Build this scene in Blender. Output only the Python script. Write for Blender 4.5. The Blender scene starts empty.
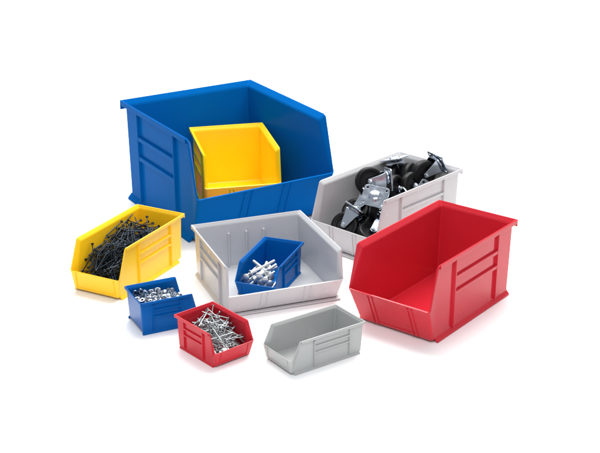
import bpy, bmesh, math, random
from mathutils import Vector, Matrix, Euler, Quaternion
U = 0.0254                      # everything below is laid out in inches
sc = bpy.context.scene
COL = sc.collection

# ------------------------------------------------------------------ camera
PITCH, FPX, DIST = math.radians(21.753), 1302.5, 134.58
cd = bpy.data.cameras.new("camera"); cam = bpy.data.objects.new("camera", cd); COL.objects.link(cam)
cd.sensor_width = 36.0; cd.lens = 36.0 * FPX / 600.0
cam.location = (0, -DIST * math.cos(PITCH) * U, DIST * math.sin(PITCH) * U)
cam.rotation_euler = (math.pi / 2 - PITCH, 0, 0)
cd.clip_start = 0.05; cd.clip_end = 100
sc.camera = cam

# ------------------------------------------------------------------ studio light
w = bpy.data.worlds.new("World"); sc.world = w; w.use_nodes = True
w.node_tree.nodes["Background"].inputs[0].default_value = (0.93, 0.96, 1.0, 1)
w.node_tree.nodes["Background"].inputs[1].default_value = 0.46
def area(name, loc, target, sx, sy, power, col=(1, 1, 1)):
    l = bpy.data.lights.new(name, 'AREA'); l.shape = 'RECTANGLE'; l.size = sx * U; l.size_y = sy * U
    l.energy = power; l.color = col
    o = bpy.data.objects.new(name, l); COL.objects.link(o); o.location = Vector(loc) * U
    o.rotation_euler = (Vector(target) - Vector(loc)).to_track_quat('-Z', 'Y').to_euler()
area("overhead_softbox", (6, 12, 76), (0, -12, 0), 66, 44, 50, (1, 0.985, 0.96))
area("front_softbox", (0, -105, 95), (0, -8, 3), 70, 40, 36, (0.97, 0.985, 1))
area("background_light", (0, 95, 100), (0, 95, 0), 150, 90, 105)
sc.view_settings.view_transform = 'Standard'; sc.view_settings.look = 'None'
sc.view_settings.exposure = 0.30; sc.view_settings.gamma = 1
sc.cycles.max_bounces = 10; sc.cycles.diffuse_bounces = 5; sc.cycles.glossy_bounces = 5
sc.cycles.use_denoising = True
sc.cycles.sample_clamp_indirect = 3; sc.cycles.caustics_reflective = False; sc.cycles.caustics_refractive = False

# ------------------------------------------------------------------ materials
def mat(name, col, rough, metal=0.0, spec=0.5, bump=0.0, bscale=900.0, vary=0.0, rvary=0.0, vscale=30.0, coat=0.0):
    m = bpy.data.materials.new(name); m.use_nodes = True
    nt = m.node_tree; b = nt.nodes["Principled BSDF"]
    b.inputs["Base Color"].default_value = (*col, 1); b.inputs["Roughness"].default_value = rough
    b.inputs["Metallic"].default_value = metal; b.inputs["Specular IOR Level"].default_value = spec
    b.inputs["Coat Weight"].default_value = coat; b.inputs["Coat Roughness"].default_value = 0.08
    tc = nt.nodes.new("ShaderNodeTexCoord")
    if vary or rvary:
        n = nt.nodes.new("ShaderNodeTexNoise"); n.inputs["Scale"].default_value = vscale; n.inputs["Detail"].default_value = 5
        nt.links.new(tc.outputs["Object"], n.inputs["Vector"])
        if vary:
            mx = nt.nodes.new("ShaderNodeMix"); mx.data_type = 'RGBA'
            mx.inputs[6].default_value = (*[c * (1 - vary) for c in col], 1)
            mx.inputs[7].default_value = (*[min(1, c * (1 + vary)) for c in col], 1)
            nt.links.new(n.outputs["Fac"], mx.inputs[0]); nt.links.new(mx.outputs[2], b.inputs["Base Color"])
        if rvary:
            mr = nt.nodes.new("ShaderNodeMapRange"); mr.inputs[1].default_value = 0.3; mr.inputs[2].default_value = 0.7
            mr.inputs[3].default_value = max(0.02, rough - rvary); mr.inputs[4].default_value = rough + rvary
            nt.links.new(n.outputs["Fac"], mr.inputs[0]); nt.links.new(mr.outputs[0], b.inputs["Roughness"])
    if bump:
        n2 = nt.nodes.new("ShaderNodeTexNoise"); n2.inputs["Scale"].default_value = bscale; n2.inputs["Detail"].default_value = 3
        nt.links.new(tc.outputs["Object"], n2.inputs["Vector"])
        bp = nt.nodes.new("ShaderNodeBump"); bp.inputs["Strength"].default_value = bump; bp.inputs["Distance"].default_value = 0.002
        nt.links.new(n2.outputs["Fac"], bp.inputs["Height"]); nt.links.new(bp.outputs[0], b.inputs["Normal"])
    return m
def plastic(name, col, rough=0.24, spec=0.42):
    return mat(name, col, rough, spec=spec, bump=0.05, bscale=28.0, vary=0.04, rvary=0.04, vscale=22.0)
M = dict(
    blue=plastic("blue_plastic", (0.001, 0.100, 0.355), 0.22, 0.01),
    sblue=plastic("small_blue_plastic", (0.001, 0.092, 0.345), 0.2, 0.10),
    yellow=plastic("yellow_plastic", (0.93, 0.55, 0.012)),
    lemon=plastic("light_yellow_plastic", (0.92, 0.575, 0.006)),
    red=plastic("red_plastic", (0.53, 0.020, 0.034), 0.10, 0.28),
    white=plastic("off_white_plastic", (0.49, 0.495, 0.51)),
    stone=plastic("warm_white_plastic", (0.46, 0.46, 0.47)),
    grey=plastic("light_grey_plastic", (0.37, 0.38, 0.375)),
    paper=mat("white_paper", (0.92, 0.92, 0.92), 0.75, spec=0.2, vary=0.004, vscale=3),
    chrome=mat("bright_zinc", (0.43, 0.475, 0.54), 0.15, metal=1.0, rvary=0.08, vscale=60),
    zinc=mat("dull_zinc", (0.60, 0.64, 0.68), 0.26, metal=1.0, vary=0.12, rvary=0.1, vscale=300),
    steel=mat("plain_steel", (0.36, 0.39, 0.40), 0.30, metal=1.0, vary=0.25, rvary=0.12, vscale=250),
    satin=mat("satin_zinc", (0.70, 0.72, 0.73), 0.30, metal=0.82, vary=0.08, rvary=0.1, vscale=250),
    black=mat("black_oxide_steel", (0.022, 0.032, 0.046), 0.24, metal=0.75, vary=0.3, rvary=0.1, vscale=300),
    rubber=mat("black_rubber", (0.004, 0.004, 0.0045), 0.42, spec=0.2, bump=0.15, bscale=200, rvary=0.1, vscale=80),
    hub=mat("dark_grey_hub", (0.009, 0.009, 0.011), 0.35, spec=0.3),
)

b = M['lemon'].node_tree.nodes["Principled BSDF"]        # thin yellow polypropylene lets light through
b.inputs["Subsurface Weight"].default_value = 0.6; b.inputs["Subsurface Radius"].default_value = (1.0, 0.55, 0.08)
b.inputs["Subsurface Scale"].default_value = 0.012

# ------------------------------------------------------------------ helpers
def link(name, bm, m, parent=None, smooth=35, bevel=0.0, seg=2):
    me = bpy.data.meshes.new(name)
    if name != "body": bmesh.ops.recalc_face_normals(bm, faces=bm.faces)
    bmesh.ops.transform(bm, matrix=Matrix.Scale(U, 4), verts=bm.verts)
    bm.to_mesh(me); bm.free()
    o = bpy.data.objects.new(name, me); COL.objects.link(o); me.materials.append(m)
    if bevel:
        md = o.modifiers.new("bevel", 'BEVEL'); md.width = bevel * U; md.segments = seg; md.limit_method = 'ANGLE'
        md.angle_limit = math.radians(35); md.use_clamp_overlap = True
        bake(o)
    finish(o, smooth)
    if parent: o.parent = parent
    return o
def bake(o):
    dg = bpy.context.evaluated_depsgraph_get(); dg.update()
    me = bpy.data.meshes.new_from_object(o.evaluated_get(dg), preserve_all_data_layers=True, depsgraph=dg); o.modifiers.clear()
    old = o.data; o.data = me; me.name = old.name; bpy.data.meshes.remove(old)
def finish(o, smooth):
    me = o.data
    me.polygons.foreach_set("use_smooth", [True] * len(me.polygons))
    me.set_sharp_from_angle(angle=math.radians(smooth))
    md = o.modifiers.new("n", 'WEIGHTED_NORMAL'); md.keep_sharp = True; md.weight = 90; bake(o)
def tag(o, label, cat, group=None, kind=None):
    if label: o["label"] = label
    if cat: o["category"] = cat
    if group: o["group"] = group
    if kind: o["kind"] = kind
    return o
def empty(name, loc, rz):
    o = bpy.data.objects.new(name, None); COL.objects.link(o); o.empty_display_size = 0.03
    o.location = Vector(loc) * U; o.rotation_euler = (0, 0, rz); return o
def box(bm, x0, x1, y0, y1, z0, z1):
    vs = [bm.verts.new((x, y, z)) for x in (x0, x1) for y in (y0, y1) for z in (z0, z1)]
    for f in ((0, 1, 3, 2), (4, 6, 7, 5), (0, 4, 5, 1), (2, 3, 7, 6), (0, 2, 6, 4), (1, 5, 7, 3)):
        bm.faces.new([vs[i] for i in f])
    return vs
def hexa(bm, a, b):
    """solid between two quads a, b (lists of 4 points in matching order)"""
    A = [bm.verts.new(p) for p in a]; B = [bm.verts.new(p) for p in b]; n = len(a)
    bm.faces.new(A[::-1]); bm.faces.new(B)
    for i in range(n):
        bm.faces.new((A[i], A[(i + 1) % n], B[(i + 1) % n], B[i]))
def fillet(p0, p1, p2, r, n):
    p0, p1, p2 = Vector(p0), Vector(p1), Vector(p2)
    u, v = (p0 - p1).normalized(), (p2 - p1).normalized()
    a = u.angle(v) / 2; d = r / math.tan(a); c = p1 + (u + v).normalized() * (r / math.sin(a))
    s, e = p1 + u * d - c, p1 + v * d - c
    q = s.rotation_difference(e); I = Quaternion()
    return [c + (I.slerp(q, i / (n - 1)) @ s) for i in range(n)]

# ------------------------------------------------------------------ the setting
bm = bmesh.new()
prof = [(-90, 0), (130, 0)] + [(130 + 60 * math.sin(a), 60 - 60 * math.cos(a)) for a in [i * math.pi / 24 for i in range(1, 13)]] + [(190, 150)]
rows = [[bm.verts.new((x, y, z)) for x in (-220, 220)] for y, z in prof]
for a, b in zip(rows, rows[1:]): bm.faces.new((a[0], a[1], b[1], b[0]))
tag(link("backdrop", bm, M['paper'], smooth=60), None, None, kind="structure")

# ------------------------------------------------------------------ stacking bins
def bin_(name, m, label, pose, dims, shape, z=0.0, ribs=(0.33, 0.67), inner_ribs=0, ledge=False, floor_z=0.3, roll=0.0):
    X, Y, yaw = pose; L, W, H = dims; yf, hf, fb, wb, bi = shape
    a = math.radians(yaw); ox, oy = X + math.sin(a) * L / 2, Y - math.cos(a) * L / 2
    root = empty(name, (ox, oy, z), a); tag(root, label, "storage bin", "plastic stacking bins")
    e = 0.13 + 0.045 * H; t = 0.07 + 0.009 * H; band = 0.95 * e; draft = 0.006 * H
    z0 = floor_z; lip = hf * H; yF = fb * L; yK = L - .6 * e - t - .012 * L; yKt = L - .55 * e - t * .3
    tx, bx = W / 2 - e, W / 2 - e - draft
    wx = lambda zz: bx + (tx - bx) * (zz - z0) / (H - z0)
    zl = lip - .45 * e; yl = t * .8
    r1, r2 = 0.02 * H + .03, 0.032 * H + .06
    bm = bmesh.new(); V = {}
    def side(s):
        li = (0, yl + .14 * e, zl); ti = (0, yf * L + 1.0 * e, H - band); bi_ = (0, yKt, H - band)
        lo = (0, t * .8, lip); to = (0, yf * L + t * .8, H); bo = (0, L - t * .3, H)
        inn = [Vector(li)] + fillet(li, ti, bi_, r1, 5) + [Vector(bi_)]
        out = [Vector(lo)] + fillet(lo, to, bo, r2, 5) + [Vector(bo)]
        iv = [bm.verts.new((s * (wx(p.z) if i else W / 2 - t * .75 - .14 * e), p.y, p.z)) for i, p in enumerate(inn)]
        ov = [bm.verts.new((s * (W / 2 - t * .75), p.y, p.z)) for p in out]
        f0, f1 = bm.verts.new((s * bx, yF, z0)), bm.verts.new((s * bx, yK, z0))
        bm.faces.new([f0, f1] + iv[:0:-1]); bm.faces.new((f0, iv[1], iv[0]))     # wall, flared front pillar
        for i in range(len(iv) - 1): bm.faces.new((iv[i], iv[i + 1], ov[i + 1], ov[i]))
        return f0, f1, iv, ov
    l, r = side(-1), side(1)
    bm.faces.new((l[0], r[0], r[1], l[1])); bm.faces.new((l[0], r[0], r[2][0], l[2][0]))
    bm.faces.new((l[1], r[1], r[2][-1], l[2][-1]))
    bm.faces.new((l[2][0], r[2][0], r[3][0], l[3][0])); bm.faces.new((l[2][-1], r[2][-1], r[3][-1], l[3][-1]))
    bmesh.ops.recalc_face_normals(bm, faces=bm.faces)
    bm.faces.ensure_lookup_table()
    flo = min(bm.faces, key=lambda f: f.calc_center_median().z)
    if flo.normal.z < 0: bmesh.ops.reverse_faces(bm, faces=bm.faces)
    ed = [x for x in bm.edges if len(x.link_faces) == 2 and x.calc_face_angle() > math.radians(14)]
    bmesh.ops.bevel(bm, geom=ed, offset=0.05 + 0.012 * H, segments=3, profile=0.5, affect='EDGES', clamp_overlap=True)
    body = link("body", bm, m, root)
    md = body.modifiers.new("s", 'SOLIDIFY'); md.thickness = t * U; md.offset = -1; md.use_even_offset = False
    md = body.modifiers.new("b", 'BEVEL'); md.width = 0.45 * t * U; md.segments = 3; md.limit_method = 'ANGLE'; md.angle_limit = math.radians(50)
    bake(body); finish(body, 40)
    # rolled bead under the side rims and across the back
    k = 0.06 + 0.030 * H; sl = band / e; bw = 0.07 + .011 * H
    for s in (-1, 1):
        bm = bmesh.new(); xo, xi = W / 2 + .03, W / 2 - t * .75 - bw
        q = [(s * xo, H - t - k), (s * xo, H - .03), (s * (xo - .05), H - .012), (s * xi, H - t - sl * bw * .6), (s * xi, H - t - k)]
        hexa(bm, [(x, yf * L + r2 * .9 + t, zz) for x, zz in q], [(x, L - 0.10, zz) for x, zz in q])
        link("rim_bead", bm, m, root, bevel=0.3 * bw, seg=3)
    bm = bmesh.new(); d = 0.08 + .006 * H
    q = [(L - d, H - .09 * H), (L + .015, H - .09 * H), (L + .015, H - .02), (L - .04, H - .008), (L - d, H - t * .9)]
    hexa(bm, [(-W / 2 - .015, y, zz) for y, zz in q], [(W / 2 + .015, y, zz) for y, zz in q])
    link("hanging_lip", bm, m, root, bevel=0.03 + .002 * H)
    # foot rails: sloping skirts along both lower sides
    hz = 0.1 + 0.055 * H; xo = W / 2 * wb + .03
    y0, y1 = yF + .02 * L, L * (1 - bi)
    for s in (-1, 1):
        bm = bmesh.new()
        q = [(s * (wx(z0) + t * .6), hz), (s * xo, 0.10 + .008 * H), (s * xo, 0.0), (s * (xo - .15), 0.0), (s * (wx(z0) + t * .6 - .12), hz - .18)]
        hexa(bm, [(x, y0, zz) for x, zz in q], [(x, y1, zz) for x, zz in q])
        bmesh.ops.recalc_face_normals(bm, faces=bm.faces)
        link("foot_rail", bm, m, root, bevel=0.03)
    # label holders: two upright ribs and two cross rails on each side wall
    ya, yb = yf * L + 0.24 * (yK - yf * L), yf * L + 0.80 * (yK - yf * L)
    rw, p = 0.06 + .024 * H, 0.10 + .020 * H
    for s in (-1, 1):
        bm = bmesh.new()
        X = lambda zz, q: s * (wx(zz) + t * .92 + q)
        zt = H - band - t; zb = hz * .95
        for yy, wd in ((ya, rw), (yb, rw * .8)):
            hexa(bm, [(X(zb, -.02), yy, zb), (X(zb, -.02), yy + wd, zb), (X(zb, p), yy + wd * .8, zb), (X(zb, p), yy + wd * .2, zb)],
                     [(X(zt, -.02), yy, zt), (X(zt, -.02), yy + wd, zt), (X(zt, p), yy + wd * .8, zt), (X(zt, p), yy + wd * .2, zt)])
        for zc in (0.695 * H, 0.50 * H):
            h2 = 0.030 * H
            y_a, y_b = ya + rw * .7, yb + rw * .1
            hexa(bm, [(X(zc, -.02), y_a, zc - h2), (X(zc, p * .9), y_a, zc - h2 * .6), (X(zc, p * .9), y_a, zc + h2 * .8), (X(zc, -.02), y_a, zc + h2)],
                     [(X(zc, -.02), y_b, zc - h2), (X(zc, p * .9), y_b, zc - h2 * .6), (X(zc, p * .9), y_b, zc + h2 * .8), (X(zc, -.02), y_b, zc + h2)])
        bmesh.ops.recalc_face_normals(bm, faces=bm.faces)
        link("label_holder", bm, m, root, bevel=0.02)
    # front wall: upright ribs framing the label panel, and a ledge at the foot
    bm = bmesh.new()
    fy = lambda zz: yF + (yl + .14 * e - yF) * (zz - z0) / (zl - z0) - t * .9
    zb, zt = z0 + .02, zl - 0.03
    for f in ribs:
        for dx in ((-.028, .028) if W > 8 else (0,)):
            c = (-0.5 + f + dx) * (2 * bx); wd = 0.025 + .008 * H; q = 0.03 + .013 * H
            hexa(bm, [(c - wd, fy(zb) + .02, zb), (c + wd, fy(zb) + .02, zb), (c + wd * .6, fy(zb) - q, zb), (c - wd * .6, fy(zb) - q, zb)],
                     [(c - wd, fy(zt) + .02, zt), (c + wd, fy(zt) + .02, zt), (c + wd * .6, fy(zt) - q, zt), (c - wd * .6, fy(zt) - q, zt)])
    zr = z0 + 0.08 * (zl - z0)
    c0, c1 = (-0.5 + ribs[0]) * 2 * bx, (-0.5 + ribs[1]) * 2 * bx; q = 0.05 + .006 * H
    hexa(bm, [(c0, fy(zr) + .02, zr), (c0, fy(zr) - q, zr + .02), (c0, fy(zr) - q, zr + .08), (c0, fy(zr + .1) + .02, zr + .1)],
             [(c1, fy(zr) + .02, zr), (c1, fy(zr) - q, zr + .02), (c1, fy(zr) - q, zr + .08), (c1, fy(zr + .1) + .02, zr + .1)])
    bmesh.ops.recalc_face_normals(bm, faces=bm.faces)
    link("front_label_panel", bm, m, root, bevel=0.015)
    if ledge:
        bm = bmesh.new(); box(bm, -xo + .05, xo - .05, fy(z0) - .28 - .02 * H, fy(z0) + .05, 0.06, 0.17 + .008 * H)
        link("front_ledge", bm, m, root, bevel=0.04)
    if inner_ribs:
        bm = bmesh.new()
        for i in range(inner_ribs):
            c = (i - 1) * 1.75 - .2
            box(bm, c - .09, c + .09, yK - .12, yK + .2, z0 + .05, H * .76)
        link("back_rib", bm, m, root, bevel=0.03)
    return root

FIT = {  # x, y, yaw | length, width, height | front-corner, lip, base inset, foot width, back inset
'BB': (-7.77,5.08,31.3, 17.62,15.91,11.08, 0.092,0.483,0.120,0.979,0.03),
'Y1': (-7.00,7.14,12.9, 10.13,8.15,6.82, 0.070,0.477,0.060,0.950,0.060),
'Y2': (-16.06,-12.32,-27.6, 11.13,5.47,4.82, 0.105,0.438,0.027,0.965,0.096),
'W1': (-3.12,-15.11,20.8, 11.02,10.93,4.92, 0.042,0.452,0.079,0.985,0.056),
'W2': (8.76,-2.54,-42.5, 13.91,8.30,6.43, 0.084,0.427,0.027,0.972,0.060),
'R1': (11.80,-19.75,-37.5, 14.53,8.27,7.28, 0.076,0.482,0.099,0.968,0.038),
'B1': (-12.03,-22.33,116.1, 5.24,4.09,3.08, 0.082,0.420,0.060,0.950,0.03),
'R2': (-7.11,-28.04,40.4, 5.62,4.03,3.01, 0.118,0.490,0.074,0.93,0.078),
'G1': (1.16,-28.75,-54.7, 7.47,4.14,2.90, 0.103,0.454,0.030,0.976,0.064),
'B2': (-2.79,-15.01,-20.1, 7.50,3.95,3.03, 0.151,0.489,0.060,0.950,0.069)}
def B(k, m, label, **kw):
    f = FIT[k]; BINS[k] = bin_("storage_bin", M[m], label, f[:3], f[3:6], f[6:], **kw)
BINS = {}
B('BB', 'blue', "largest blue plastic bin at the back, holding an empty yellow bin", ribs=(.35, .66), floor_z=.4)
B('Y1', 'lemon', "empty yellow plastic bin sitting inside the largest blue bin", z=.4)
B('Y2', 'yellow', "long yellow plastic bin heaped with black screws, standing on the white sheet", ribs=(.06, .94))
B('W1', 'white', "wide off white plastic bin with a small blue bin of bolts inside it", ribs=(.3, .7), inner_ribs=3, ledge=True)
B('W2', 'stone', "deep off white plastic bin heaped with black wheeled casters", ribs=(.3, .7), ledge=True)
B('R1', 'red', "large empty red plastic bin in front of the casters", ribs=(.24, .79))
B('B1', 'sblue', "small blue plastic bin full of silver nuts, turned to show its label side", ribs=(.1, .9), floor_z=.2)
B('R2', 'red', "small red plastic bin full of silver nails", ribs=(.1, .9), floor_z=.2)
B('G1', 'grey', "small empty light grey plastic bin on the white sheet", ribs=(.1, .9), floor_z=.2)
B('B2', 'sblue', "small blue plastic bin of large round headed bolts inside the off white bin", z=.3, ribs=(.1, .9), floor_z=.2)

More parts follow.
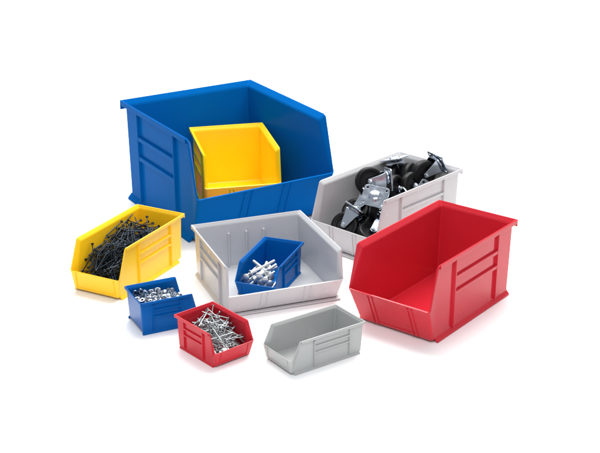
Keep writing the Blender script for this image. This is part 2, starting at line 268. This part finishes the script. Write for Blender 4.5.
# ------------------------------------------------------------------ hardware heaped in the bins
# settled positions (bin frame, thousandths of an inch, then quaternion) of every piece
HEAP = {
'Y2': "-210,5745,2470,587,581,-527,200;1467,2412,1331,803,-541,-23,248;624,7824,2778,482,-644,159,573;793,3438,1787,586,583,526,-202;1873,7428,2735,732,-650,-86,-186;-862,3985,1949,674,191,-656,-281;994,8510,2852,704,-421,-510,-258;1609,6067,2612,105,-14,-660,-744;-1174,5735,2467,433,-347,-472,-685;-605,7520,2745,750,-627,-194,-85;-1068,1541,950,386,-29,798,-461;990,3799,2048,288,86,638,709;-888,6505,2682,595,-502,-340,-527;-1433,3139,1740,774,-521,186,-310;778,4068,2133,542,-600,-150,-570;1053,5750,2633,233,-479,-288,-796;1431,3881,2182,554,821,-96,95;1724,2522,1772,446,557,570,-408;1397,1944,1770,250,-657,351,618;1608,3958,2098,795,-465,-202,-334;259,3991,2095,749,-362,491,259;-252,8491,2851,705,-406,-550,-189;816,5226,2451,670,-83,568,471;1639,1859,1276,277,190,-834,438;-2171,5704,2576,569,799,169,-100;428,5554,2414,133,560,538,-616;-1709,8345,2976,305,-459,-513,-658;-1932,8163,2857,320,-457,-534,-636;-641,5208,2517,211,-538,-244,-778;29,4006,2292,500,-117,727,-455;1804,3134,1711,758,-587,-66,-278;560,7900,2993,271,-506,-386,-722;-514,4599,2475,641,114,-655,-383;-450,4099,2301,206,706,-239,634;-2161,5251,2637,803,-563,129,147;1929,2329,1378,281,463,663,-516;1119,7885,2952,746,-563,355,-24;100,2293,1606,374,97,-441,-810;-1146,3924,2297,675,-493,256,-485;580,7515,2917,518,-615,-149,-576;902,6050,2704,382,103,-767,505;-960,3349,2118,544,576,446,416;-146,7057,2959,505,-184,-595,-598;-17,4340,2584,643,477,-592,91;1271,7085,2935,614,674,-407,-58;-1279,7381,2873,565,761,-53,-315;-1951,4927,2497,375,-321,-500,-711;-1069,4748,2779,257,-398,591,653;1271,3873,2685,27,7,668,-744;1117,6151,2981,639,-454,-484,-389;895,6228,2942,458,636,-387,485;769,2016,1800,157,-390,758,-498;-1739,2368,1515,676,-266,-421,-543;1651,8355,2880,582,611,188,-503;160,5385,2632,223,222,469,826;-116,1886,1700,640,390,-637,180;-913,7375,3120,626,-596,313,394;-1155,7725,3116,422,353,591,-589;-1370,2357,1602,750,-391,501,180;199,7620,3057,707,-644,232,178;-117,5949,2759,678,-62,537,497;1031,4045,2518,576,595,-437,352;-1506,2578,1977,370,-363,-406,-753;-78,7533,3323,124,-556,-388,725;855,3737,2636,164,-115,673,712;-1025,2010,1808,560,-515,-182,623;-303,6757,3059,801,-469,362,-82;167,5396,2893,698,-452,406,-378;-278,1541,1337,750,-395,-407,340;-1175,1387,1491,674,-448,150,-567;1099,1198,1263,169,834,-162,500;800,2632,1913,41,-467,-672,573;693,3306,2409,823,-514,-183,-159;448,1867,1804,816,-394,-412,94;-371,8314,3050,282,-49,-664,-690;-1562,6418,2959,69,50,727,-682;495,8329,3332,390,666,232,592;1685,1729,2065,172,-131,-819,531;-392,6384,3137,631,272,-671,280;-1586,8090,2977,263,509,582,-577;-1052,5696,2849,284,-103,-644,-703;-1288,7487,3396,494,196,-682,503;-882,1366,1805,513,554,-495,-430;-1794,7147,3144,677,690,-155,205;-1144,8616,3455,148,-384,-431,-803;890,1717,1889,515,-629,101,-574;641,3217,2579,718,-456,240,468;-1663,3103,2318,701,-647,32,298;634,9016,3212,532,-562,-617,144;1128,5309,3069,121,682,340,-636;-1106,5932,3401,612,-458,397,508;-454,1625,2262,425,878,193,-103;-429,3563,2435,283,-589,-274,-706;136,4898,3098,588,-511,-498,-381;-395,3341,2541,795,-455,-72,394;1212,8534,3675,591,-189,551,558;-1439,3621,2574,84,106,743,-655;309,2764,2390,623,779,35,57;114,8377,3542,563,-531,567,281;975,7401,3406,648,498,-575,41;-1284,4643,3001,570,780,-105,234;268,2893,2647,343,-494,-236,-763;2171,8192,2998,164,-101,-585,-787;587,2215,2168,556,521,543,-354;-1912,5790,3671,601,-611,385,343;-2133,7391,3270,476,-499,-518,-506;-312,4555,2964,210,-157,611,-747;238,1094,1920,303,817,-472,-131;-318,6242,3287,286,-147,-565,-760;-437,5815,3267,327,-75,-597,-728;-1996,8363,3036,571,-605,423,359;-986,2101,2236,124,-229,-536,-803;-1578,4556,2906,685,-422,-472,-360;-532,3745,3049,186,-179,-656,-709;-662,1895,2243,292,469,677,-487;359,5761,3357,748,-579,319,-60;-795,5251,3133,595,799,-12,85;-1233,8195,3565,16,333,-633,-698;-2171,7883,2977,114,-159,-746,-636;-205,3654,3148,791,-408,-430,-150;-226,5346,3489,238,-171,697,655;753,8008,3557,384,-362,-612,-589;-914,8558,3732,358,846,24,395;-1108,2010,2495,302,15,795,-526;-357,8203,3642,351,-103,755,544;-1441,8335,3758,560,-543,-408,-475;612,7880,3684,737,658,140,-69;-1583,8129,3443,39,-242,726,643;-400,4874,3359,756,-629,-182,-4;-497,6657,3723,543,-30,667,509;1649,2607,2306,111,77,683,-718;503,4579,3262,415,-760,95,-491;-1739,2350,2399,511,454,613,-397;2167,7000,2930,667,-433,-348,-496;-1013,7704,3781,211,222,664,683;0,3702,3352,585,-620,-68,-518;303,7373,3591,568,678,312,-347;213,5158,3510,240,554,50,-796;-1900,3563,2694,259,250,649,-670;-511,9711,3071,29,-538,39,-841;1104,3214,2617,527,648,-398,379;-1732,7666,3543,185,-40,-726,-661;-2171,3498,3011,633,-532,-346,-442;-538,6377,3867,783,-545,-299,11;-1567,3220,2776,563,762,21,319;1490,2630,2478,548,546,429,-465;-1579,5954,3608,593,-360,-419,-586;-90,6277,3812,347,-57,770,-532;1254,7395,3580,8,296,-737,607;948,3311,2759,105,133,-736,655;-1611,2207,2729,940,-229,-230,-108;-192,3093,3106,130,-351,-334,-865;-584,3352,3289,492,-595,-599,216;-1508,7250,3924,299,-196,-714,-601;1640,5307,3407,452,-402,503,618;1574,4789,3156,456,818,-134,324;-2171,3059,2637,682,705,152,-124;2164,3517,1943,826,-459,-174,-275;-83,4227,3563,211,-688,-335,-608;-1228,3428,3303,477,340,627,-514;-1980,4197,3297,756,-623,179,89;1833,5165,3302,755,-639,109,99;-1348,4233,3151,660,690,-295,-26;-309,7770,4052,140,-698,174,680;-692,2807,2269,779,201,368,467;2164,6550,3203,567,691,334,-300;1227,1725,2643,223,361,606,-673;251,2125,2678,800,-537,173,-205;-358,1895,2822,290,511,-672,450;1735,2250,2638,582,-726,-165,-328;-1076,6431,3909,48,177,-572,-799;-1787,1405,2349,343,921,-176,-65;119,6337,3765,596,690,392,126;-446,8268,4087,673,60,-532,511;845,7953,3737,450,-146,-600,-645;1933,3017,2923,697,711,-66,-67;1487,2677,2978,409,-820,400,-12;-2164,6320,4002,344,-251,566,706;249,6884,4018,736,332,-575,130;18,8304,4087,241,-320,-713,-576;-949,1843,2757,604,-439,-241,-620;978,4841,3575,597,21,751,-283;546,6322,3783,703,592,279,-279;-1473,3632,3290,453,365,626,-520;1584,4323,2826,645,-574,471,181;-1567,3107,3380,765,502,353,-195;-2168,6676,3480,183,151,670,-704;1397,4151,3393,865,-454,-154,150;1925,4431,2688,498,-293,-298,-760;356,8304,4093,566,-578,104,579;1986,7403,3241,867,-479,71,114;-1449,5713,4050,635,-723,-231,145;1803,7203,3209,629,-364,312,612;1751,6921,3594,748,398,381,-369;-2171,8393,4070,329,447,-652,517",
'B1': "878,926,1725,930,260,70,-250;-469,2307,2266,947,0,0,-320;1352,839,1672,260,-930,-248,-69;438,4671,2077,77,997,0,0;-247,2816,2266,16,0,0,-1000;1488,1077,2091,517,-175,754,-365;-845,3799,2213,59,754,-653,51;-147,1672,2177,88,-315,910,255;909,3685,2231,57,730,-679,53;884,2857,2266,95,0,0,-995;-991,3304,2266,924,0,0,-382;1382,3845,2206,77,992,-104,8;937,4590,2089,867,-67,-38,-492;406,3620,2241,774,-60,-49,-629;-526,4443,2248,703,-8,470,-533;-239,3757,2219,713,-55,54,697;-24,3286,2266,542,0,0,840;179,4272,2278,806,369,366,-282;-1415,2429,2266,0,-998,64,0;-490,2545,2492,0,-216,976,0;648,2048,2390,117,117,697,697;39,4642,2206,480,-561,-438,512;1418,4433,2114,478,-37,68,875;500,3999,2322,330,596,-678,275;460,3106,2266,0,-1000,-20,0;1179,2492,2513,709,48,13,-704;-1419,4671,2077,863,-67,39,498;-809,1490,2067,79,-281,-921,-258;-1418,992,1910,526,658,-538,25;978,4250,2277,359,100,261,-891;1346,3249,2266,1000,0,0,-25;-560,4550,2593,493,-10,-144,-858;964,2328,2266,0,752,659,0;-890,2814,2266,516,0,0,-857;-1374,3697,2229,113,-9,-77,-991;1435,2740,2356,238,-937,248,-63;563,2567,2406,781,-119,-351,504;1071,1587,2286,45,-37,944,-325;-257,3297,2492,0,-694,720,0;-1417,701,1738,769,-406,246,428;168,2233,2266,0,972,235,0;-924,854,1681,269,-962,53,15;-1429,4213,2251,665,30,222,-712;-940,2008,2266,0,-716,-698,0;1517,4470,2496,656,264,656,264;-449,800,1873,256,828,-418,274;-1178,3653,2469,44,429,900,-69;1121,3143,2492,980,0,0,201;-1105,4177,2384,898,255,182,308;-1417,3120,2369,245,-792,534,-165;72,858,1834,505,-81,-168,-843;1442,2133,2266,668,0,0,744;496,3116,2492,908,0,0,420;1504,3955,2543,537,460,-537,-460;-1418,1303,2132,31,-178,850,-495;965,3739,2576,103,-685,156,-704;-219,1205,2039,758,-426,430,-242;-1439,1717,2205,635,178,-203,724;-587,1062,1994,271,-1,-228,-935;1264,1196,2034,150,-603,135,772;316,1324,1966,65,18,-269,961;-614,3392,2398,486,-246,-830,117;527,4649,2309,63,810,581,-45;1048,1257,2073,741,-421,-452,262;743,1212,2065,628,96,-591,-498;451,834,1976,343,734,-448,-379;-1078,1093,2016,469,855,-219,20;-308,4175,2392,11,610,781,-131;124,2742,2396,539,-178,333,-753",
'R2': "-161,3695,1619,318,-689,23,651;-824,3565,1615,689,432,555,-175;-772,2804,1611,685,391,605,-107;407,3324,1736,423,629,173,-629;696,2512,1576,83,-320,652,-683;-529,998,1316,302,635,362,612;622,4642,1562,99,651,-284,-697;946,3945,1752,289,605,-413,616;283,2097,1432,480,759,86,431;1584,1898,1370,170,-99,-569,-798;-75,821,1184,611,163,768,106;1288,2434,1748,406,387,711,-424;637,2205,1743,256,-518,-467,-669;1456,3978,1673,742,-638,-188,-83;900,4520,2059,884,326,302,143;646,1911,1624,760,79,571,301;-284,2221,1743,499,-174,607,-594;1318,2857,1958,308,-304,679,593;523,4821,1981,723,183,658,108;694,4047,1773,617,-709,-19,340;1194,3348,2070,691,640,-63,329;-1022,2283,1556,623,-655,55,425;-854,2329,1644,240,-429,454,744;765,4397,2077,221,438,-490,-720;-686,1719,1642,490,-311,516,-630;468,3305,1990,459,731,254,-437;-30,3169,1953,386,719,186,-547;422,2553,2107,370,439,402,714;-471,3686,1822,271,-725,-31,632;577,3530,1857,552,146,619,-539;-572,1055,1581,117,-488,155,-851;-174,2425,2086,509,688,-177,485;872,4338,2314,307,195,316,876;-159,3861,1888,167,216,-506,818;138,2596,2287,700,-103,658,-256;265,1139,1732,450,-316,649,-526;-973,2776,2174,616,615,-346,349;519,758,1913,282,662,-173,-673;249,3735,2182,335,-429,513,-664;-871,3328,2003,197,-296,-619,700;-1579,2352,1619,549,-353,434,621;479,3996,2188,833,493,106,228;-1390,1839,1749,105,310,-705,629;-3,3668,2165,624,-535,-503,268;-1281,2065,1795,648,-325,255,640;-89,3543,2335,670,475,-483,303;276,4595,1965,29,631,-238,-738;564,4139,2401,571,268,-650,423;-515,2969,2410,629,-730,-23,-266;71,4489,2178,854,-106,441,256;133,1609,2232,453,29,-860,234;-119,1279,2133,480,385,-779,117;-410,2408,2286,526,-423,605,-424;-1059,1399,1896,148,-133,-725,-660;907,3675,2614,80,74,-531,-840;-825,1427,1894,614,-542,-417,-394;1152,3731,2575,67,-188,689,-696;928,4150,2432,504,802,203,246;269,3038,2486,179,71,668,719;-155,3040,2515,589,586,-436,348;-31,4189,2548,510,-28,-806,299;28,2584,2608,599,656,440,129;873,1607,1925,1,-598,579,-555;-736,4279,2129,624,200,-353,668;-1150,3354,2285,795,477,84,364;-519,1695,1912,814,-295,384,-320;-1305,3142,2326,468,259,252,-806;-1229,4086,2015,203,-45,-850,-483;-402,1149,2185,460,365,-655,-476;-756,1398,2333,698,-508,401,308;-702,2625,2586,341,311,-790,-404;-585,4659,2052,28,474,-26,880",
}
bpy.context.view_layer.update()
def world_of(k):
    r = BINS[k]; return Matrix.Translation(r.location) @ r.rotation_euler.to_matrix().to_4x4()
def lathe(bm, prof, n=12, twist=0.0, six=None):
    rings = []
    for r, z in prof:
        rings.append([bm.verts.new((r * math.cos(2 * math.pi * i / n), r * math.sin(2 * math.pi * i / n), z)) for i in range(n)])
    for a, b in zip(rings, rings[1:]):
        for i in range(n): bm.faces.new((a[i], a[(i + 1) % n], b[(i + 1) % n], b[i]))
    bm.faces.new(rings[0][::-1]); bm.faces.new(rings[-1])
def thread(r, z0, z1, pitch, depth):
    out = []; z = z0
    while z < z1 - pitch: out += [(r - depth, z), (r, z + pitch * .5)]; z += pitch
    return out + [(r - depth, z1)]
def screw_bm():
    bm = bmesh.new(); lathe(bm, [(.004, -1.37), (.04, -1.2)] + thread(.066, -1.15, .6, .10, .02) + [(.048, .65), (.048, 1.05), (.065, 1.17), (.145, 1.32), (.15, 1.35), (.13, 1.37), (.06, 1.365), (.05, 1.30)], 8); return bm
def nail_bm():
    bm = bmesh.new(); lathe(bm, [(.006, -1.05), (.04, -.95)] + thread(.053, -.9, .2, .09, .012) + [(.048, .25), (.048, .98), (.06, 1.0), (.125, 1.015), (.128, 1.04), (.10, 1.07), (.04, 1.08)], 9); return bm
def nut_bm():
    bm = bmesh.new(); n = 18
    def ring(f): return [bm.verts.new(f(2 * math.pi * i / n)) for i in range(n)]
    hexr = lambda a: .235 / math.cos((a + math.pi / 6) % (math.pi / 3) - math.pi / 6)
    P = lambda fr, z: (lambda a: (fr(a) * math.cos(a), fr(a) * math.sin(a), z))
    cap = lambda a: min(hexr(a), .242)
    rs = [ring(P(lambda a: .125, -.10)), ring(P(lambda a: .155, -.11)), ring(P(cap, -.11)), ring(P(hexr, -.085)), ring(P(hexr, .085)), ring(P(cap, .11)), ring(P(lambda a: .155, .11)), ring(P(lambda a: .125, .10))]
    for a, b in zip(rs, rs[1:] + rs[:1]):
        for i in range(n): bm.faces.new((a[i], a[(i + 1) % n], b[(i + 1) % n], b[i]))
    return bm
def bolt_bm():
    bm = bmesh.new(); lathe(bm, [(.11, -1.36), (.14, -1.32)] + thread(.15, -1.28, .1, .09, .02) + [(.15, .15), (.15, .9), (.165, .92), (.165, 1.14), (.31, 1.15), (.335, 1.17), (.33, 1.21), (.28, 1.255), (.18, 1.28), (.04, 1.285)], 18); return bm
def heap(k, name, make, m, label, cat, group, smooth):
    proto = None; W4 = world_of(k); out = []
    for i, row in enumerate(HEAP[k].split(';')):
        v = [int(q) / 1000 for q in row.split(',')]
        if proto is None: o = proto = link(name, make(), m, smooth=smooth)
        else: o = proto.copy(); COL.objects.link(o)
        l = Matrix.Translation(Vector(v[:3]) * U) @ Quaternion(v[3:]).normalized().to_matrix().to_4x4()
        o.matrix_world = W4 @ l
        tag(o, label, cat, group); out.append(o)
    return out
def under_heap(k, name, make, m, core, bx, label, n, seed, flat):
    """the packed bottom of a heap, nobody could count it: one object"""
    rnd = random.Random(seed); bm = bmesh.new()
    pts = [[bm.verts.new((x, y, z - .12)) for x in (-bx, bx)] for y, z in core]
    low = [[bm.verts.new((x, y, .24)) for x in (-bx, bx)] for y, z in core]
    for a, b in zip(pts, pts[1:]): bm.faces.new((a[0], a[1], b[1], b[0]))
    for a, b in zip(low, low[1:]): bm.faces.new((a[0], b[0], b[1], a[1]))
    for i in (0, 1):
        for j in range(len(core) - 1): bm.faces.new((pts[j][i], pts[j + 1][i], low[j + 1][i], low[j][i]))
    bm.faces.new((pts[0][0], pts[0][1], low[0][1], low[0][0])); bm.faces.new((pts[-1][0], pts[-1][1], low[-1][1], low[-1][0]))
    src = make(); tmp = bpy.data.meshes.new("t"); src.to_mesh(tmp); src.free()
    for i in range(n):
        j = rnd.randrange(len(core) - 1); f = rnd.random()
        y = core[j][0] * (1 - f) + core[j + 1][0] * f; z = core[j][1] * (1 - f) + core[j + 1][1] * f
        y = min(max(y, core[0][0] + flat), core[-1][0] - flat)
        before = len(bm.verts); bm.from_mesh(tmp); bm.verts.ensure_lookup_table()
        sl = math.atan2(core[j + 1][1] - core[j][1], core[j + 1][0] - core[j][0])
        R = Matrix.Rotation(sl, 4, 'X') @ Matrix.Rotation(rnd.gauss(0, .4), 4, 'Z') @ Matrix.Rotation(math.pi / 2 + rnd.gauss(0, .06), 4, 'X') if flat > .5 else Euler((rnd.random() * 6, rnd.random() * 6, 0)).to_matrix().to_4x4()
        T = Matrix.Translation((rnd.uniform(-bx * .75, bx * .75), y, z - .05)) @ R
        bmesh.ops.transform(bm, matrix=T, verts=bm.verts[before:])
    bpy.data.meshes.remove(tmp)
    for v in bm.verts:                                # nothing reaches through the bin's walls
        v.co.x = min(max(v.co.x, -bx), bx); v.co.y = min(max(v.co.y, core[0][0]), core[-1][0]); v.co.z = max(v.co.z, .26)
    o = link(name, bm, m, smooth=40); o.matrix_world = world_of(k); tag(o, label, None, None, "stuff")
heap('Y2', "screw", screw_bm, M['black'], "long black screw in the heap filling the yellow bin at left", "screw", "black screws heaped in the yellow bin", 50)
under_heap('Y2', "screw_pile", screw_bm, M['black'], [(.62, .5), (1.0, .6), (3.5, 1.7), (6.2, 2.5), (8.5, 2.75), (9.6, 2.45)], 2.05, "packed lower layer of black screws in the yellow bin", 110, 4, .9)
heap('B1', "hex_nut", nut_bm, M['chrome'], "shiny silver hex nut in the mound filling the small blue bin at left", "nut", "silver nuts in the small blue bin", 30)
under_heap('B1', "nut_pile", nut_bm, M['zinc'], [(.55, .9), (.8, 1.5), (1.85, 2.1), (3.45, 2.1), (4.55, 1.9)], 1.5, "packed lower layer of silver nuts in the small blue bin", 120, 5, .2)
heap('R2', "nail", nail_bm, M['steel'], "shiny silver nail in the heap filling the small red bin", "nail", "silver nails in the small red bin", 40)
under_heap('R2', "nail_pile", nail_bm, M['steel'], [(.62, .45), (1.0, .95), (2.6, 1.45), (4.2, 1.5), (4.9, 1.4)], 1.4, "packed lower layer of silver nails in the small red bin", 90, 6, .9)

# round headed bolts laid by hand: head position, direction of the shank (bin frame)
BOLTS = [(-1.15, .98, .58, .05, 1, 0), (-.4, 1.02, .58, .1, 1, 0), (.35, .98, .58, -.05, 1, .02), (1.1, 1.0, .58, -.1, 1, 0),
         (-1.15, .95, 1.25, .28, 1, .06), (-.42, .78, 1.62, .58, .66, .36), (-.85, 1.22, 1.98, .62, .7, .28), (.42, .82, 1.42, -.12, 1, .08),
         (1.15, .86, 1.4, -.4, 1, .12), (-.2, 1.3, 1.75, .35, .9, .02), (1.05, 1.4, 1.75, -.45, .9, .05), (.75, .72, 1.72, -.2, 1, .12), (1.1, 1.2, 2.0, -.5, .85, .1), (.15, .8, 1.98, -.1, 1, .12),
         (-1.15, .8, 1.7, .1, 1, .08), (.6, 1.6, 2.15, -.75, .6, .05), (.1, 1.15, 1.15, .15, 1, .04)]
proto = None; W4 = world_of('B2')
for x, y, z, dx, dy, dz in BOLTS:
    if proto is None: o = proto = link("carriage_bolt", bolt_bm(), M['satin'], smooth=40)
    else: o = proto.copy(); COL.objects.link(o)
    d = Vector((dx, dy, dz)).normalized()
    o.matrix_world = W4 @ Matrix.Translation((Vector((x, y, z)) + d * 1.2) * U) @ (-d).to_track_quat('Z', 'Y').to_matrix().to_4x4()
    tag(o, "silver round headed bolt lying in the small blue bin inside the white bin", "bolt", "round headed bolts in the inner blue bin")


# ------------------------------------------------------------------ casters
def caster_parts(root):
    # wheel: rubber tyre, dark hub disc, axle boss; axis along x
    bm = bmesh.new(); n = 48
    prof = [(.95, -.36), (1.02, -.42), (1.22, -.43), (1.36, -.36), (1.42, -.2), (1.44, 0), (1.42, .2), (1.36, .36), (1.22, .43), (1.02, .42), (.95, .36)]
    rs = [[bm.verts.new((x, r * math.cos(2 * math.pi * i / n), r * math.sin(2 * math.pi * i / n))) for i in range(n)] for r, x in prof]
    for a, b in zip(rs, rs[1:] + rs[:1]):
        for i in range(n): bm.faces.new((a[i], a[(i + 1) % n], b[(i + 1) % n], b[i]))
    wheel = link("wheel", bm, M['rubber'], root, smooth=50)
    bm = bmesh.new(); n = 32
    prof = [(.0, -.40), (.16, -.40), (.17, -.36), (.3, -.34), (.34, -.2), (.78, -.2), (.84, -.33), (.97, -.34), (.97, .34), (.84, .33), (.78, .2), (.34, .2), (.3, .34), (.17, .36), (.16, .40), (.0, .40)]
    rs = [[bm.verts.new((x, max(r, .002) * math.cos(2 * math.pi * i / n), max(r, .002) * math.sin(2 * math.pi * i / n))) for i in range(n)] for r, x in prof]
    for a, b in zip(rs, rs[1:]):
        for i in range(n): bm.faces.new((a[i], a[(i + 1) % n], b[(i + 1) % n], b[i]))
    h = link("hub", bm, M['hub'], wheel, smooth=35)
    # fork: two tapering cheeks joined by a crown
    bm = bmesh.new()
    out = [(-.26, -.2), (.0, -.3), (.26, -.2), (.34, .1), (.62, 1.2), (.80, 1.62), (-.80, 1.62), (-.62, 1.2), (-.34, .1)]
    for s in (-1, 1):
        lean = lambda z: .50 + .10 * max(0, z) / 1.62
        hexa(bm, [(s * lean(z), y, z) for y, z in out], [(s * (lean(z) + .09), y, z) for y, z in out])
    hexa(bm, [(-.69, -.8, 1.60), (.69, -.8, 1.60), (.69, .8, 1.60), (-.69, .8, 1.60)], [(-.62, -.74, 1.72), (.62, -.74, 1.72), (.62, .74, 1.72), (-.62, .74, 1.72)])
    fork = link("fork", bm, M['chrome'], root, bevel=.035, smooth=40)
    bm = bmesh.new(); lathe(bm, [(.5, 1.70), (.78, 1.71), (.86, 1.76), (.88, 1.84), (.84, 1.92), (.5, 1.96)], 40)
    link("swivel_race", bm, M['chrome'], fork, smooth=40)
    bm = bmesh.new()
    lathe(bm, [(.08, -.86), (.10, -.84), (.10, -.76), (.19, -.76), (.23, -.72), (.23, -.62), (.21, -.60), (.10, -.59), (.10, .59), (.21, .60), (.23, .62), (.23, .72), (.19, .76), (.10, .76), (.10, .84), (.08, .86)], 6)
    bmesh.ops.transform(bm, matrix=Matrix.Rotation(math.pi / 2, 4, 'Y'), verts=bm.verts)
    link("axle_bolt", bm, M['zinc'], fork, smooth=30)
    # mounting plate with four bolt holes and a pressed dome
    cu = bpy.data.curves.new("p", 'CURVE'); cu.dimensions = '2D'; cu.fill_mode = 'BOTH'; cu.extrude = .05 * U; cu.bevel_depth = .015 * U
    def poly(pts):
        sp = cu.splines.new('POLY'); sp.points.add(len(pts) - 1); sp.use_cyclic_u = True
        for q, (x, y) in zip(sp.points, pts): q.co = (x * U, y * U, 0, 1)
    o8 = []
    for sx, sy, a0 in ((1, 1, 0), (-1, 1, 90), (-1, -1, 180), (1, -1, 270)):
        for i in range(6):
            a = math.radians(a0 + 18 * i); o8.append((sx * .92 + .34 * math.cos(a), sy * .78 + .34 * math.sin(a)))
    poly(o8)
    for sx in (-1, 1):
        for sy in (-1, 1): poly([(sx * .95 + .15 * math.cos(i * math.pi / 8), sy * .80 + .15 * math.sin(i * math.pi / 8)) for i in range(16)])
    tmp = bpy.data.objects.new("p", cu); COL.objects.link(tmp)
    dg = bpy.context.evaluated_depsgraph_get(); dg.update()
    me = bpy.data.meshes.new_from_object(tmp.evaluated_get(dg)); bpy.data.objects.remove(tmp); bpy.data.curves.remove(cu)
    bm = bmesh.new(); bm.from_mesh(me); bpy.data.meshes.remove(me)
    bmesh.ops.transform(bm, matrix=Matrix.Translation((0, 0, 2.02)) @ Matrix.Scale(1 / U, 4), verts=bm.verts)
    k = len(bm.verts); lathe(bm, [(.66, 2.05), (.62, 2.10), (.50, 2.20), (.42, 2.26), (.20, 2.29), (.19, 2.34), (.02, 2.36)], 32)
    link("mounting_plate", bm, M['chrome'], root, smooth=40)
CAST = [  # wheel centre, axle direction, direction from axle to plate, where it lies
    (6.92, -1.97, 5.70, (-0.15, -0.95, 0.2), (0.95, 0.22, 0.02), "black wheeled caster against the far wall of the off white bin, wheel face towards us"),
    (7.55, -4.55, 4.0, (0.75, 0.2, -0.55), (-0.12, -0.66, 0.75), "caster with its domed shiny mounting plate towards us, by the off white bin's near wall"),
    (4.45, -5.55, 2.25, (-0.35, -0.8, 0.5), (0.55, 0.3, 0.75), "frontmost caster in the off white bin, shiny fork over black wheel behind the lip"),
    (10.1, 1.7, 4.75, (0.8, -0.5, 0.2), (-0.2, 0.25, 1), "upright caster with its plate on top, at the off white bin's far wall"),
    (12.55, 0.10, 5.75, (0.55, -0.75, 0.05), (0.75, 0.45, 0.45), "rearmost caster of the heap, black tread turned up, near the off white bin's back corner"),
    (9.6, -1.5, 4.70, (0.5, -0.75, 0.5), (0.5, 0.6, -0.6), None),
    (6.94, -6.95, 2.00, (0.2, -0.5, 0.8), (0.5, 0.8, 0.1), None),
    (7.3, -5.9, 1.90, (0.3, -0.75, 0.6), (0.4, 0.8, 0.3), None),
    (11.34, -0.92, 4.80, (0.3, -0.8, 0.5), (0.6, 0.3, -0.6), None),
    (8.84, -2.71, 3.30, (-0.2, -0.3, 0.9), (0.9, 0.3, 0.2), None),
    (12.0, 0.55, 3.6, (0.5, 0.2, 0.8), (0.3, -0.8, 0.2), None),
    (5.6, -3.2, 2.90, (-0.4, -0.6, 0.6), (0.5, 0.3, 0.4), None),
    (11.3, 1.5, 5.0, (0.75, -0.6, 0.25), (0.35, 0.4, -0.7), None),
    (8.3, -1.5, 4.3, (0.2, 0.9, 0.4), (0.7, -0.3, -0.6), None),
    (10.6, -0.6, 3.2, (0.2, 0.3, 0.9), (-0.6, 0.5, 0.1), None),
]
def place(root, P, A, F):
    F = Vector(F).normalized(); A = Vector(A); A = (A - F * A.dot(F)).normalized(); Y = F.cross(A)
    m = Matrix((A, Y, F)).transposed().to_4x4(); m.translation = Vector(P) * U; root.matrix_world = m
first = None
for i, (x, y, z, A, F, lab) in enumerate(CAST):
    if first is None:
        r = first = empty("caster", (0, 0, 0), 0); caster_parts(r)
    else:
        r = first.copy(); COL.objects.link(r)
        for ch in list(first.children):
            c = ch.copy(); COL.objects.link(c); c.parent = r
            for g in ch.children:
                d = g.copy(); COL.objects.link(d); d.parent = c
    place(r, (x, y, z), A, F)
    tag(r, lab or "black wheeled caster half buried among the others in the off white bin", "caster", "casters heaped in the off white bin")
